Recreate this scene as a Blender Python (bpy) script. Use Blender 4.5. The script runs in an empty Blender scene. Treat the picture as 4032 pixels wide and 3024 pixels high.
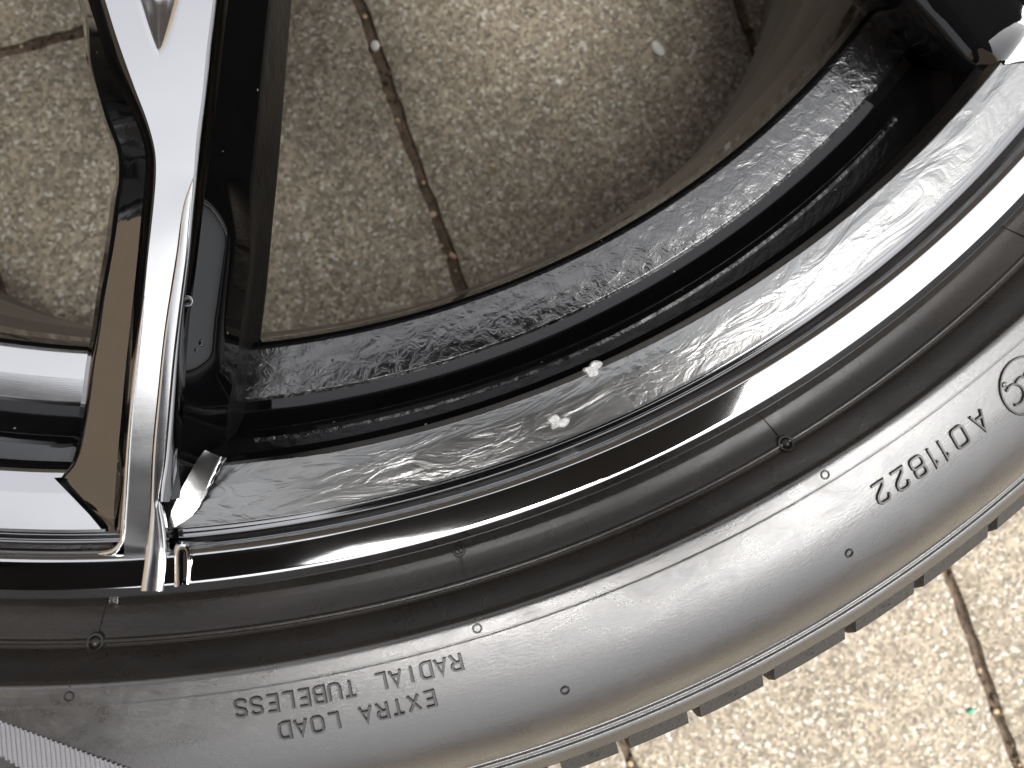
import bpy, bmesh, math, random
from mathutils import Vector, Matrix
random.seed(7)
D2R = math.radians
sc = bpy.context.scene
H = 0.262            # height of the rim's front plane above the paving (wheel lies face up)

# ------------------------------------------------------------------ camera
CAM = Vector((0.0, -0.24704787, 0.15220667 + H))
ROT = Matrix(((0.9555367335, 0.2809056397, -0.0896748158),
              (-0.2838164296, 0.9586422983, -0.0212879836),
              (0.0799861568, 0.0457926363, 0.9957435660)))
F_PX = 3029.0
cd = bpy.data.cameras.new('camera')
cd.sensor_width = 36.0
cd.lens = F_PX / 4032 * 36.0
cd.clip_start = 0.01
cd.clip_end = 2000
cd.dof.use_dof = True
cd.dof.focus_distance = 0.160
cd.dof.aperture_fstop = 25.0
cam = bpy.data.objects.new('camera', cd)
cam.matrix_world = Matrix.Translation(CAM) @ ROT.to_4x4()
sc.collection.objects.link(cam)
sc.camera = cam

# ------------------------------------------------------------------ light
IMG_R = Vector((0.9555, -0.2838, 0)).normalized()
IMG_U = Vector((0.2809, 0.9586, 0)).normalized()
sun_dir = (IMG_R * 0.80 - IMG_U * 0.60).normalized()      # light comes from the lower right
SUN_EL = D2R(72)
SUN_AZ = math.atan2(sun_dir.x, sun_dir.y)
w = bpy.data.worlds.new('World')
sc.world = w
w.use_nodes = True
nt = w.node_tree
nt.nodes.clear()
sky = nt.nodes.new('ShaderNodeTexSky')
sky.sky_type = 'NISHITA'
sky.sun_disc = False
sky.sun_elevation = SUN_EL
sky.sun_rotation = SUN_AZ
sky.altitude = 100
sky.air_density = 1.0
sky.dust_density = 6.0
sky.ozone_density = 1.0
hs = nt.nodes.new('ShaderNodeHueSaturation')               # thin overcast: paler than a clear sky
hs.inputs['Saturation'].default_value = 0.16
bg = nt.nodes.new('ShaderNodeBackground')
bg.inputs['Strength'].default_value = 0.15
wo = nt.nodes.new('ShaderNodeOutputWorld')
nt.links.new(sky.outputs[0], hs.inputs['Color'])
nt.links.new(hs.outputs[0], bg.inputs['Color'])
nt.links.new(bg.outputs[0], wo.inputs['Surface'])
sd = bpy.data.lights.new('sun', 'SUN')
sd.energy = 1.5
sd.angle = D2R(40)
sd.color = (1.0, 0.98, 0.95)
sun = bpy.data.objects.new('sun', sd)
sv = Vector((math.sin(SUN_AZ) * math.cos(SUN_EL), math.cos(SUN_AZ) * math.cos(SUN_EL), math.sin(SUN_EL)))
sun.rotation_euler = (-sv).to_track_quat('-Z', 'Y').to_euler()
sc.collection.objects.link(sun)
sc.view_settings.view_transform = 'Standard'
sc.view_settings.look = 'None'
sc.view_settings.gamma = 1.0
sc.view_settings.use_curve_mapping = False
sc.view_settings.exposure = 0.98
sc.cycles.max_bounces = 6
sc.cycles.glossy_bounces = 4
sc.cycles.diffuse_bounces = 2

# ------------------------------------------------------------------ helpers
MM = 0.001
KD = 4032 / 2212
def at(x, y, zmm):
    """point of the wheel seen at (x, y) of the 2212 px wide photograph, on the plane zmm above the rim plane"""
    d = ROT @ Vector(((x * KD - 2016) / F_PX, -(y * KD - 1512) / F_PX, -1.0))
    z = H + zmm * MM
    t = (z - CAM.z) / d.z
    return CAM + d * t
def polar(r, deg, zmm):
    a = D2R(deg)
    return Vector((r * MM * math.cos(a), r * MM * math.sin(a), H + zmm * MM))
def interp(pts, y):
    """pts sorted by first entry; smooth (monotone) interpolation of the others"""
    n = len(pts)
    if y <= pts[0][0]: return list(pts[0][1:])
    if y >= pts[-1][0]: return list(pts[-1][1:])
    for i in range(n - 1):
        if pts[i][0] <= y <= pts[i + 1][0]: break
    h = pts[i + 1][0] - pts[i][0]
    t = (y - pts[i][0]) / h
    out = []
    for k in range(1, len(pts[0])):
        d0 = (pts[i + 1][k] - pts[i][k]) / h
        m0 = d0 if i == 0 else 0.5 * (d0 + (pts[i][k] - pts[i - 1][k]) / (pts[i][0] - pts[i - 1][0]))
        m1 = d0 if i + 2 >= n else 0.5 * (d0 + (pts[i + 2][k] - pts[i + 1][k]) / (pts[i + 2][0] - pts[i + 1][0]))
        t2, t3 = t * t, t * t * t
        out.append((2*t3-3*t2+1)*pts[i][k] + (t3-2*t2+t)*h*m0 + (-2*t3+3*t2)*pts[i+1][k] + (t3-t2)*h*m1)
    return out
def finish(name, bm, mats, parent=None, angle=32, smooth=True):
    bmesh.ops.recalc_face_normals(bm, faces=bm.faces[:]) if False else None
    if smooth:
        for f in bm.faces: f.smooth = True
        lim = D2R(angle)
        for e in bm.edges:
            if len(e.link_faces) == 2:
                try:
                    if e.calc_face_angle() > lim: e.smooth = False
                except ValueError: pass
    me = bpy.data.meshes.new(name)
    bm.to_mesh(me); bm.free()
    for m in (mats if isinstance(mats, (list, tuple)) else [mats]): me.materials.append(m)
    o = bpy.data.objects.new(name, me)
    sc.collection.objects.link(o)
    o.parent = parent
    return o
def tag(o, label=None, cat=None, group=None, kind=None):
    if label: o['label'] = label
    if cat: o['category'] = cat
    if group: o['group'] = group
    if kind: o['kind'] = kind
    return o
def empty(name, loc=(0, 0, 0)):
    o = bpy.data.objects.new(name, None)
    o.location = loc
    o.empty_display_size = 0.02
    sc.collection.objects.link(o)
    return o
def fillet(pts, n=5):
    """polyline of (r, z, fillet radius) -> rounded polyline of (r, z)"""
    out = []
    for i, p in enumerate(pts):
        rad = p[2] if len(p) > 2 else 0
        if rad <= 0 or i in (0, len(pts) - 1):
            out.append((p[0], p[1])); continue
        a = Vector((pts[i-1][0]-p[0], pts[i-1][1]-p[1])); b = Vector((pts[i+1][0]-p[0], pts[i+1][1]-p[1]))
        la, lb = a.length, b.length
        a.normalize(); b.normalize()
        ang = a.angle(b)
        d = min(rad / math.tan(ang / 2), la * 0.48, lb * 0.48)
        p0 = Vector(p[:2]) + a * d; p2 = Vector(p[:2]) + b * d; pc = Vector(p[:2])
        for k in range(n + 1):
            t = k / n
            q = p0 * (1-t)**2 + pc * 2*t*(1-t) + p2 * t*t
            out.append((q.x, q.y))
    return out
def lathe_bm(prof, n=720, bm=None, mat=0):
    bm = bm or bmesh.new()
    rings = []
    for r, z in prof:
        rings.append([bm.verts.new((r*MM*math.cos(2*math.pi*i/n), r*MM*math.sin(2*math.pi*i/n), H + z*MM)) for i in range(n)])
    for a, b in zip(rings[:-1], rings[1:]):
        for i in range(n):
            j = (i + 1) % n
            f = bm.faces.new((a[i], a[j], b[j], b[i])); f.material_index = mat
    return bm
def grid_bm(rows, bm=None, mat=0, flip=False):
    """rows: list of equally long lists of Vector"""
    bm = bm or bmesh.new()
    vs = [[bm.verts.new(p) for p in r] for r in rows]
    for a, b in zip(vs[:-1], vs[1:]):
        for i in range(len(a) - 1):
            q = (a[i], a[i+1], b[i+1], b[i])
            f = bm.faces.new(q[::-1] if flip else q); f.material_index = mat
    return bm

# ------------------------------------------------------------------ materials
def new_mat(name):
    m = bpy.data.materials.new(name); m.use_nodes = True
    t = m.node_tree
    return m, t, t.nodes['Principled BSDF']
def N(t, typ, **kw):
    n = t.nodes.new(typ)
    for k, v in kw.items():
        if hasattr(n, k): setattr(n, k, v)
    return n
def L(t, a, b): t.links.new(a, b)
def ramp(t, stops, interp_='LINEAR'):
    r = t.nodes.new('ShaderNodeValToRGB')
    cr = r.color_ramp; cr.interpolation = interp_
    while len(cr.elements) < len(stops): cr.elements.new(0.5)
    for e, (p, c) in zip(cr.elements, stops):
        e.position = p; e.color = (c, c, c, 1) if isinstance(c, (int, float)) else (*c, 1)
    return r
def polar_coords(t, sx=1.0, sy=1.0):
    """vector (arc length mm * sx, radius mm * sy, 0)"""
    tc = N(t, 'ShaderNodeTexCoord'); sp = N(t, 'ShaderNodeSeparateXYZ')
    L(t, tc.outputs['Object'], sp.inputs[0])
    at2 = N(t, 'ShaderNodeMath', operation='ARCTAN2'); L(t, sp.outputs['X'], at2.inputs[0])
    ng = N(t, 'ShaderNodeMath', operation='MULTIPLY'); L(t, sp.outputs['Y'], ng.inputs[0]); ng.inputs[1].default_value = -1
    L(t, ng.outputs[0], at2.inputs[1])
    ln = N(t, 'ShaderNodeVectorMath', operation='LENGTH')
    cx = N(t, 'ShaderNodeCombineXYZ'); L(t, sp.outputs['X'], cx.inputs[0]); L(t, sp.outputs['Y'], cx.inputs[1])
    L(t, cx.outputs[0], ln.inputs[0])
    m1 = N(t, 'ShaderNodeMath', operation='MULTIPLY'); L(t, at2.outputs[0], m1.inputs[0]); m1.inputs[1].default_value = 260 * sx
    m2 = N(t, 'ShaderNodeMath', operation='MULTIPLY'); L(t, ln.outputs['Value'], m2.inputs[0]); m2.inputs[1].default_value = 1000 * sy
    c = N(t, 'ShaderNodeCombineXYZ'); L(t, m1.outputs[0], c.inputs[0]); L(t, m2.outputs[0], c.inputs[1])
    return c.outputs[0]
def noise(t, vec, scale, detail=3, rough=0.5, dist=0.0):
    n = N(t, 'ShaderNodeTexNoise'); n.inputs['Scale'].default_value = scale
    n.inputs['Detail'].default_value = detail; n.inputs['Roughness'].default_value = rough
    n.inputs['Distortion'].default_value = dist
    if vec is not None: L(t, vec, n.inputs['Vector'])
    return n
def bump(t, height, dist_mm, strength=1.0, prev=None):
    b = N(t, 'ShaderNodeBump'); b.inputs['Strength'].default_value = strength
    b.inputs['Distance'].default_value = dist_mm * MM
    L(t, height, b.inputs['Height'])
    if prev is not None: L(t, prev, b.inputs['Normal'])
    return b.outputs[0]

def mat_paint():
    m, t, b = new_mat('gloss_black_paint')
    b.inputs['Base Color'].default_value = (0.004, 0.004, 0.0045, 1)
    b.inputs['Roughness'].default_value = 0.04
    b.inputs['IOR'].default_value = 1.52
    v = polar_coords(t, 0.5, 1.0)
    L(t, bump(t, noise(t, v, 0.5, 2).outputs['Fac'], 0.012), b.inputs['Normal'])
    tc = N(t, 'ShaderNodeTexCoord')
    vo = N(t, 'ShaderNodeTexVoronoi'); vo.inputs['Scale'].default_value = 210; L(t, tc.outputs['Object'], vo.inputs['Vector'])
    sp = N(t, 'ShaderNodeSeparateColor'); L(t, vo.outputs['Color'], sp.inputs[0])
    c1 = N(t, 'ShaderNodeMath', operation='LESS_THAN'); L(t, vo.outputs['Distance'], c1.inputs[0]); c1.inputs[1].default_value = 0.055
    c2 = N(t, 'ShaderNodeMath', operation='GREATER_THAN'); L(t, sp.outputs[0], c2.inputs[0]); c2.inputs[1].default_value = 0.72
    c3 = N(t, 'ShaderNodeMath', operation='MULTIPLY'); L(t, c1.outputs[0], c3.inputs[0]); L(t, c2.outputs[0], c3.inputs[1])
    mx = N(t, 'ShaderNodeMix', data_type='RGBA'); L(t, c3.outputs[0], mx.inputs[0])
    mx.inputs[6].default_value = (0.004, 0.004, 0.0045, 1); mx.inputs[7].default_value = (0.32, 0.31, 0.28, 1)
    L(t, mx.outputs[2], b.inputs['Base Color'])
    return m
def mat_shelf_wavy():
    """inner shelf: black base stands in for its dark reflection, orange-peel bump"""
    m, t, b = new_mat('orange_peel_dark_reflection')
    b.inputs['Base Color'].default_value = (0.006, 0.006, 0.0065, 1)
    b.inputs['Roughness'].default_value = 0.16
    b.inputs['IOR'].default_value = 2.25
    v = polar_coords(t, 0.75, 1.0)
    n1 = noise(t, v, 0.30, 5, 0.58, 0.8)
    L(t, bump(t, n1.outputs['Fac'], 0.42), b.inputs['Normal'])
    return m
def mat_machined(name, rough, line, base=0.82):
    m, t, b = new_mat(name)
    b.inputs['Base Color'].default_value = (base, base, base * 1.01, 1)
    b.inputs['Metallic'].default_value = 1
    v = polar_coords(t, 0.02, 1.0)
    n1 = noise(t, v, 5.0, 4, 0.6)
    v2 = polar_coords(t, 0.1, 0.3)
    n2 = noise(t, v2, 0.6, 3)
    mr = N(t, 'ShaderNodeMapRange'); L(t, n2.outputs['Fac'], mr.inputs[0])
    mr.inputs[3].default_value = rough * 0.7; mr.inputs[4].default_value = rough * 1.4
    L(t, mr.outputs[0], b.inputs['Roughness'])
    L(t, bump(t, n1.outputs['Fac'], line), b.inputs['Normal'])
    return m
def mat_wrinkled():
    """machined ledge whose clear coat has crept and wrinkled along the turning direction"""
    m, t, b = new_mat('wrinkled_lacquer_on_aluminium')
    b.inputs['Metallic'].default_value = 1
    b.inputs['Base Color'].default_value = (0.36, 0.36, 0.355, 1)
    b.inputs['Roughness'].default_value = 0.29
    v = polar_coords(t, 0.30, 1.0)
    n1 = noise(t, v, 0.19, 5, 0.48, 1.1)
    r1 = ramp(t, [(0.28, 0.0), (0.50, 0.60), (0.58, 0.52), (0.76, 1.0)])
    L(t, n1.outputs['Fac'], r1.inputs[0])
    v2 = polar_coords(t, 0.8, 1.0)
    n2 = noise(t, v2, 1.1, 5, 0.65, 0.8)
    nn = bump(t, r1.outputs[0], 0.29)
    L(t, bump(t, n2.outputs['Fac'], 0.03, prev=nn), b.inputs['Normal'])
    return m
def mat_rubber(name='tyre_rubber', ior=2.25):
    m, t, b = new_mat(name)
    v = polar_coords(t, 0.25, 1.0)
    n1 = noise(t, v, 0.10, 6, 0.62, 0.6)
    c = ramp(t, [(0.3, (0.017, 0.0150, 0.0125)), (0.7, (0.033, 0.029, 0.025))])
    L(t, n1.outputs['Fac'], c.inputs[0]); L(t, c.outputs[0], b.inputs['Base Color'])
    v2 = polar_coords(t, 0.6, 1.0)
    n2 = noise(t, v2, 0.16, 8, 0.7, 1.2)
    r = ramp(t, [(0.30, 0.24), (0.52, 0.30), (0.64, 0.37), (0.80, 0.44)])
    L(t, n2.outputs['Fac'], r.inputs[0]); L(t, r.outputs[0], b.inputs['Roughness'])
    b.inputs['IOR'].default_value = ior
    v3 = polar_coords(t, 0.3, 1.0)
    n3 = noise(t, v3, 2.2, 5, 0.7)
    L(t, bump(t, n3.outputs['Fac'], 0.05), b.inputs['Normal'])
    return m
def mat_paver(seed):
    m, t, b = new_mat('weathered_concrete_paver')
    tc = N(t, 'ShaderNodeTexCoord')
    mp = N(t, 'ShaderNodeMapping'); L(t, tc.outputs['Object'], mp.inputs[0])
    mp.inputs['Location'].default_value = (seed * 1.7, seed * 2.3, 0)
    v = mp.outputs[0]
    vo = N(t, 'ShaderNodeTexVoronoi'); vo.inputs['Scale'].default_value = 560; L(t, v, vo.inputs['Vector'])
    sp = N(t, 'ShaderNodeSeparateColor'); L(t, vo.outputs['Color'], sp.inputs[0])
    cr = ramp(t, [(0.0, (0.118, 0.100, 0.076)), (0.25, (0.207, 0.174, 0.130)), (0.5, (0.280, 0.238, 0.181)),
                  (0.72, (0.363, 0.312, 0.235)), (0.88, (0.435, 0.360, 0.252)), (0.97, (0.581, 0.551, 0.492))])
    L(t, sp.outputs[0], cr.inputs[0])
    n1 = noise(t, v, 420, 5, 0.7)
    cr2 = ramp(t, [(0.3, (0.155, 0.132, 0.103)), (0.5, (0.270, 0.233, 0.181)), (0.7, (0.383, 0.339, 0.268))])
    L(t, n1.outputs['Fac'], cr2.inputs[0])
    mx = N(t, 'ShaderNodeMix', data_type='RGBA'); mx.inputs[0].default_value = 0.80
    L(t, cr2.outputs[0], mx.inputs[6]); L(t, cr.outputs[0], mx.inputs[7])
    n2 = noise(t, v, 30, 5, 0.65)
    cr3 = ramp(t, [(0.3, 0.82), (0.7, 1.10)])
    L(t, n2.outputs['Fac'], cr3.inputs[0])
    mu = N(t, 'ShaderNodeMix', data_type='RGBA', blend_type='MULTIPLY'); mu.inputs[0].default_value = 1
    L(t, mx.outputs[2], mu.inputs[6]); L(t, cr3.outputs[0], mu.inputs[7])
    L(t, mu.outputs[2], b.inputs['Base Color'])
    b.inputs['Roughness'].default_value = 0.9
    nn = bump(t, vo.outputs['Distance'], 0.5, 0.5)
    L(t, bump(t, n1.outputs['Fac'], 0.5, 0.7, nn), b.inputs['Normal'])
    return m
def mat_simple(name, col, rough=0.6, metal=0.0, nscale=None, var=0.3):
    m, t, b = new_mat(name)
    b.inputs['Roughness'].default_value = rough; b.inputs['Metallic'].default_value = metal
    b.inputs['Base Color'].default_value = (*col, 1)
    if nscale:
        tc = N(t, 'ShaderNodeTexCoord')
        n = noise(t, tc.outputs['Object'], nscale, 5, 0.6)
        r = ramp(t, [(0.3, tuple(c * (1 - var) for c in col)), (0.7, tuple(min(1, c * (1 + var)) for c in col))])
        L(t, n.outputs['Fac'], r.inputs[0]); L(t, r.outputs[0], b.inputs['Base Color'])
        L(t, bump(t, n.outputs['Fac'], 0.8), b.inputs['Normal'])
    return m
M = {}
M['paint'] = mat_paint()
M['panel'] = mat_paint(); M['panel'].name = 'clear_coated_black_paint'; M['panel'].node_tree.nodes['Principled BSDF'].inputs['IOR'].default_value = 2.3
M['peel'] = mat_shelf_wavy()
M['lip'] = mat_machined('polished_aluminium', 0.05, 0.0012, 0.80)
M['bevel'] = mat_machined('dark_polished_bevel', 0.10, 0.002, 0.35)
M['alu'] = mat_machined('machined_aluminium', 0.17, 0.006, 0.74)
M['satin'] = mat_machined('satin_aluminium', 0.27, 0.012, 0.50)
M['wrinkle'] = mat_wrinkled()
M['rubber'] = mat_rubber()
M['letter'] = mat_simple('raised_rubber_letter', (0.022, 0.020, 0.018), 0.32)
M['letter'].node_tree.nodes['Principled BSDF'].inputs['IOR'].default_value = 1.72
M['bead'] = mat_rubber('bead_rubber', 1.5)
M['tread'] = mat_simple('matte_tread_rubber', (0.030, 0.027, 0.024), 0.55, 0, 900, 0.3)
M['rubber_clean'] = mat_simple('moulded_rubber', (0.022, 0.021, 0.019), 0.36)
M['barrel'] = mat_simple('satin_dark_barrel', (0.03, 0.026, 0.022), 0.30)
M['barrel_dark'] = mat_simple('dark_rough_barrel', (0.012, 0.011, 0.010), 0.4, 0, 60, 0.3)
M['ribs'] = mat_simple('grey_ribbed_rubber', (0.20, 0.195, 0.205), 0.5)
M['soil'] = mat_simple('joint_soil', (0.10, 0.07, 0.048), 0.95, 0, 240, 0.6)
M['flake'] = mat_simple('flaked_white_lacquer', (0.80, 0.80, 0.78), 0.5, 0, 900, 0.15)
M['pebble'] = mat_simple('white_pebble', (0.72, 0.70, 0.66), 0.5, 0, 300, 0.12)
M['ochre'] = mat_simple('ochre_pebble', (0.50, 0.36, 0.22), 0.6, 0, 300, 0.2)
M['green'] = mat_simple('green_plastic', (0.05, 0.38, 0.22), 0.4, 0, 300, 0.2)
m, t, b = new_mat('clear_water')
b.inputs['Base Color'].default_value = (1, 1, 1, 1); b.inputs['Roughness'].default_value = 0.0
b.inputs['Transmission Weight'].default_value = 1.0; b.inputs['IOR'].default_value = 1.33
M['water'] = m
M['tan_reflection'] = mat_simple('tan_reflection_colour', (0.19, 0.152, 0.112), 0.22)  # slot inner wall: mirrored tan surroundings put into the base colour

# ------------------------------------------------------------------ the paving
J1a, J1b = at(775, 0, -H*1000), at(1000, 630, -H*1000)
u = (J1b - J1a); u.z = 0; u.normalize()                 # along the joint, towards image bottom
n_ = Vector((-u.y, u.x, 0))                             # across, towards image right
base = bmesh.new()
S = 12.0
vs = [base.verts.new((x, y, -0.007)) for x, y in ((-S, -S), (S, -S), (S, S), (-S, S))]
base.faces.new(vs)
paving = tag(finish('paving', base, M['soil'], smooth=False), kind='structure')
hj = at(95, 80, -H*1000)                                # the cross joint at the top left
off_h = (hj - J1a).dot(u)
PW, PL, GAP = 0.205, 0.405, 0.0065
pav_m = [mat_paver(k) for k in range(3)]
def make_paver(a0, a1, b0, b1, k, rng):
    """a along u, b along n_ (metres from J1a)"""
    nx, ny = 36, 24
    bm = bmesh.new()
    rows = []
    ph = [rng.uniform(0, 6.28) for _ in range(8)]
    def edge(s, q): return 0.0005 * math.sin(s * 47 + ph[q]) + 0.0006 * math.sin(s * 231 + ph[q + 1])
    for i in range(nx + 1):
        row = []
        for j in range(ny + 1):
            ti, tj = i / nx, j / ny
            a = a0 + (a1 - a0) * ti; b_ = b0 + (b1 - b0) * tj
            d = min(ti * (a1 - a0), (1 - ti) * (a1 - a0), tj * (b1 - b0), (1 - tj) * (b1 - b0))
            z = -0.0035 * max(0, 1 - d / 0.009) ** 2
            a += edge(b_, 0) * (1 - ti) * (1 if i < 3 else 0) + edge(b_, 2) * ti * (1 if i > nx - 3 else 0)
            b_ += edge(a, 4) * (1 - tj) * (1 if j < 3 else 0) + edge(a, 6) * tj * (1 if j > ny - 3 else 0)
            p = J1a + u * a + n_ * b_
            row.append(Vector((p.x, p.y, z + 0.0006 * math.sin(a * 30 + ph[0]) * math.sin(b_ * 41 + ph[1]))))
        rows.append(row)
    grid_bm(rows, bm)
    be = [e for e in bm.edges if e.is_boundary]
    r = bmesh.ops.extrude_edge_only(bm, edges=be)
    for v in r['geom']:
        if isinstance(v, bmesh.types.BMVert): v.co.z = -0.03
    bmesh.ops.recalc_face_normals(bm, faces=bm.faces[:])
    return finish('paver', bm, pav_m[k % 3], paving, angle=50)
rng = random.Random(3)
cols = range(-3, 4)
for c in cols:
    b0 = c * PW - (.022 if c < 0 else 0) + GAP / 2; b1 = (c + 1) * PW - (.022 if c < -1 else 0) - GAP / 2
    offs = off_h - PL if c in (-1,) else off_h - (0.2 if c == 0 else (0.08 if c == 1 else rng.uniform(0, PL)))
    for r in range(-3, 4):
        a0 = offs + r * PL + GAP / 2; a1 = offs + (r + 1) * PL - GAP / 2
        make_paver(a0, a1, b0, b1, rng.randint(0, 2), rng)

# ------------------------------------------------------------------ the wheel
wheel = empty('car_wheel', (0, 0, 0))
tag(wheel, 'black and machined silver alloy wheel with low profile tyre lying on pavers', 'wheel')

# --- rim: turned rings
lip_prof = fillet([(271.4, -9.0), (271.2, -2.2, 0.8), (270.2, 1.0, 1.0), (268.2, 2.05, 1.6), (263.2, 2.1, 0.6), (262.2, 1.4, 0.7), (261.6, -0.5)], 7)
def notch(bm):
    A, B_, C_ = at(122, 1036, -4), at(222, 1140, -4), at(172, 960, -8)
    E_ = at(262, 1150, -4); E2 = at(268, 960, -8)
    for k in range(7):
        Rz = Matrix.Rotation(2 * math.pi * k / 7, 4, 'Z')
        a, b, c, e, e2 = (Rz @ p for p in (A, B_, C_, E_, E2))
        cen = (a + b + c + e) / 4
        n1 = Vector((-(b - a).y, (b - a).x, 0)).normalized(); n2 = Vector((-(c - a).y, (c - a).x, 0)).normalized()
        if (cen - a).dot(n1) < 0: n1 = -n1
        if (cen - a).dot(n2) < 0: n2 = -n2
        n3 = Vector((-(e - e2).y, (e - e2).x, 0)).normalized()
        if (cen - e).dot(n3) < 0: n3 = -n3
        n4 = Vector((-(e - b).y, (e - b).x, 0)).normalized()
        if (cen - e).dot(n4) < 0: n4 = -n4
        for p, n in ((a, n1), (a, n2)):
            fs = [f for f in bm.faces if (f.calc_center_median().xy - cen.xy).length < 0.02]
            g = set(fs)
            for f in fs: g.update(f.edges); g.update(f.verts)
            bmesh.ops.bisect_plane(bm, geom=list(g), plane_co=p, plane_no=n, dist=1e-7)
        dead = [f for f in bm.faces if (f.calc_center_median().xy - cen.xy).length < 0.025 and all((f.calc_center_median() - p).dot(n) > 0 for p, n in ((a, n1), (a, n2), (e, n3), (e, n4)))]
        bmesh.ops.delete(bm, geom=dead, context='FACES')
    return bm
rim = finish('rim', notch(lathe_bm(fillet([
    (246.8, -6.9), (245.4, -8.6, 1.6), (240.8, -22.0, 3.0), (236.6, -26.6, 1.2), (234.2, -27.0, .3)], 6), 900)), M['paint'], wheel)
lip = finish('lip', lathe_bm(lip_prof, 900), M['lip'], rim)
def lathe_arc(prof, a0, a1, n):
    bm = bmesh.new()
    rows = [[polar(r, a0 + (a1 - a0) * i / n, z) for i in range(n + 1)] for r, z in prof]
    return grid_bm(rows, bm)
def ledge_bm(pa, pb, wf, a0, a1, n):
    rows = []
    for (r0, z0), (r1, z1) in zip(pa, pb):
        row = []
        for i in range(n + 1):
            a = a0 + (a1 - a0) * i / n; w_ = wf(a)
            row.append(polar(r0 + (r1 - r0) * w_, a, z0 + (z1 - z0) * w_))
        rows.append(row)
    return grid_bm(rows)
gp = fillet([(261.6, -0.5), (261.3, -1.0, .2), (260.5, -2.5, .3), (260.2, -2.7)], 4)
rg = random.Random(4)
r = 260.2; z = -2.7
while r > 258.9:
    d_ = rg.uniform(.12, .26)
    gp += [(r - d_ * .5, z - rg.uniform(.01, .05)), (r - d_, z - .02)]
    r -= d_; z -= .03
gp += [(258.5, z - .05)]
finish('turned_groove', lathe_bm(gp, 900), M['bevel'], rim, angle=60)
led = fillet([(258.5, z - .05), (258.0, z - .12, .4), (251.2, z - .30, 1.2), (247.8, z - .95, .6), (246.8, -6.9)], 6)
led2 = fillet([(258.5, z - .05), (258.0, z - .12, .4), (251.2, z - 1.7, .8), (247.4, -6.4, .4), (246.8, -6.9)], 6)
shl = fillet([(234.2, -27.0), (233.4, -26.5, .6), (228, -26.9, 3), (222.4, -27.7, .8), (221.6, -28.4)], 5)
for k in range(7):
    a0 = -103.2 + 360 / 7 * k
    first_pocket = k == 0
    finish('machined_ledge', notch(ledge_bm(led, led2, (lambda a: max(0, min(1, (-95.5 - a) / 3.5))) if first_pocket else (lambda a: 1.0), a0, a0 + 360 / 7, 170)), M['wrinkle'] if first_pocket else M['alu'], rim)
    finish('inner_shelf', lathe_arc(shl, a0, a0 + 360 / 7, 150), M['peel'] if first_pocket else M['alu'], rim)  # first pocket's shelf is coloured black in place of a dark reflection
finish('inner_edge', lathe_bm(fillet([(221.6, -28.4), (220.6, -29.6, 1.2), (219.2, -34, 3), (217.6, -43)], 6), 900), M['paint'], rim)
finish('barrel', lathe_bm(fillet([(217.6, -43), (214.5, -58, 10), (212, -95, 20), (212.4, -120)], 6), 540), M['barrel'], rim)
finish('barrel', lathe_bm(fillet([(212.4, -120), (213, -150, 20), (224, -200, 15), (236, -228, 8), (246, -238, 4), (252, -240, 3), (256, -243)], 6), 540), M['barrel_dark'], rim)  # lower half coloured darker to stand in for the shadow inside the barrel

# --- tyre
SW = [(282.8, 10.35), (283.4, 10.7), (284.6, 10.8), (287, 10.75), (291, 10.45), (296, 9.7), (301, 8.1), (306, 5.3), (310, 1.9), (313.5, -2.5), (316, -6.9), (318.1, -11.9)]
def sw_z(r): return interp(SW, r)[0]
tp = fillet([(270.9, -8), (271.0, -4.6, .4), (272.6, -3.0, 1.5), (277.2, 0.2, .5), (277.75, 0.55, .2), (278.0, 1.15, .25), (278.55, 1.15, .25), (278.8, 0.6, .2), (279.4, 1.1, .6), (282.3, 9.2, .5)], 4)
r = 282.9
while r < 286.1:
    tp.append((r, sw_z(r))); r += 0.4
tp += [(286.15, sw_z(286.15)), (286.3, sw_z(286.3) - 0.10), (286.45, sw_z(286.45))]
r = 287
while r < 318.0:
    tp.append((r, sw_z(r))); r += 0.7
tp += fillet([(318.1, -11.9), (318.4, -13.0, .2), (318.9, -13.0, .2), (319.2, -12.5, .2), (319.8, -12.7, .2), (320.0, -13.5, .15), (320.4, -13.6, .15), (320.7, -13.0, .2), (321.6, -13.3, .3), (322.3, -14.4, .4), (325.4, -17.2, .2), (325.5, -20, .4), (327, -30), (328, -45), (330, -60), (331, -130), (329, -205), (318, -236), (300, -258), (285, -255), (272, -246), (256, -243)], 3)
bm = lathe_bm(tp, 900)
bm.faces.index_update()
for f in bm.faces:
    if tp[f.index // 900][0] < 282.4: f.material_index = 1
tyre = finish('tyre', bm, [M['rubber'], M['bead']], wheel, angle=40)

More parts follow.
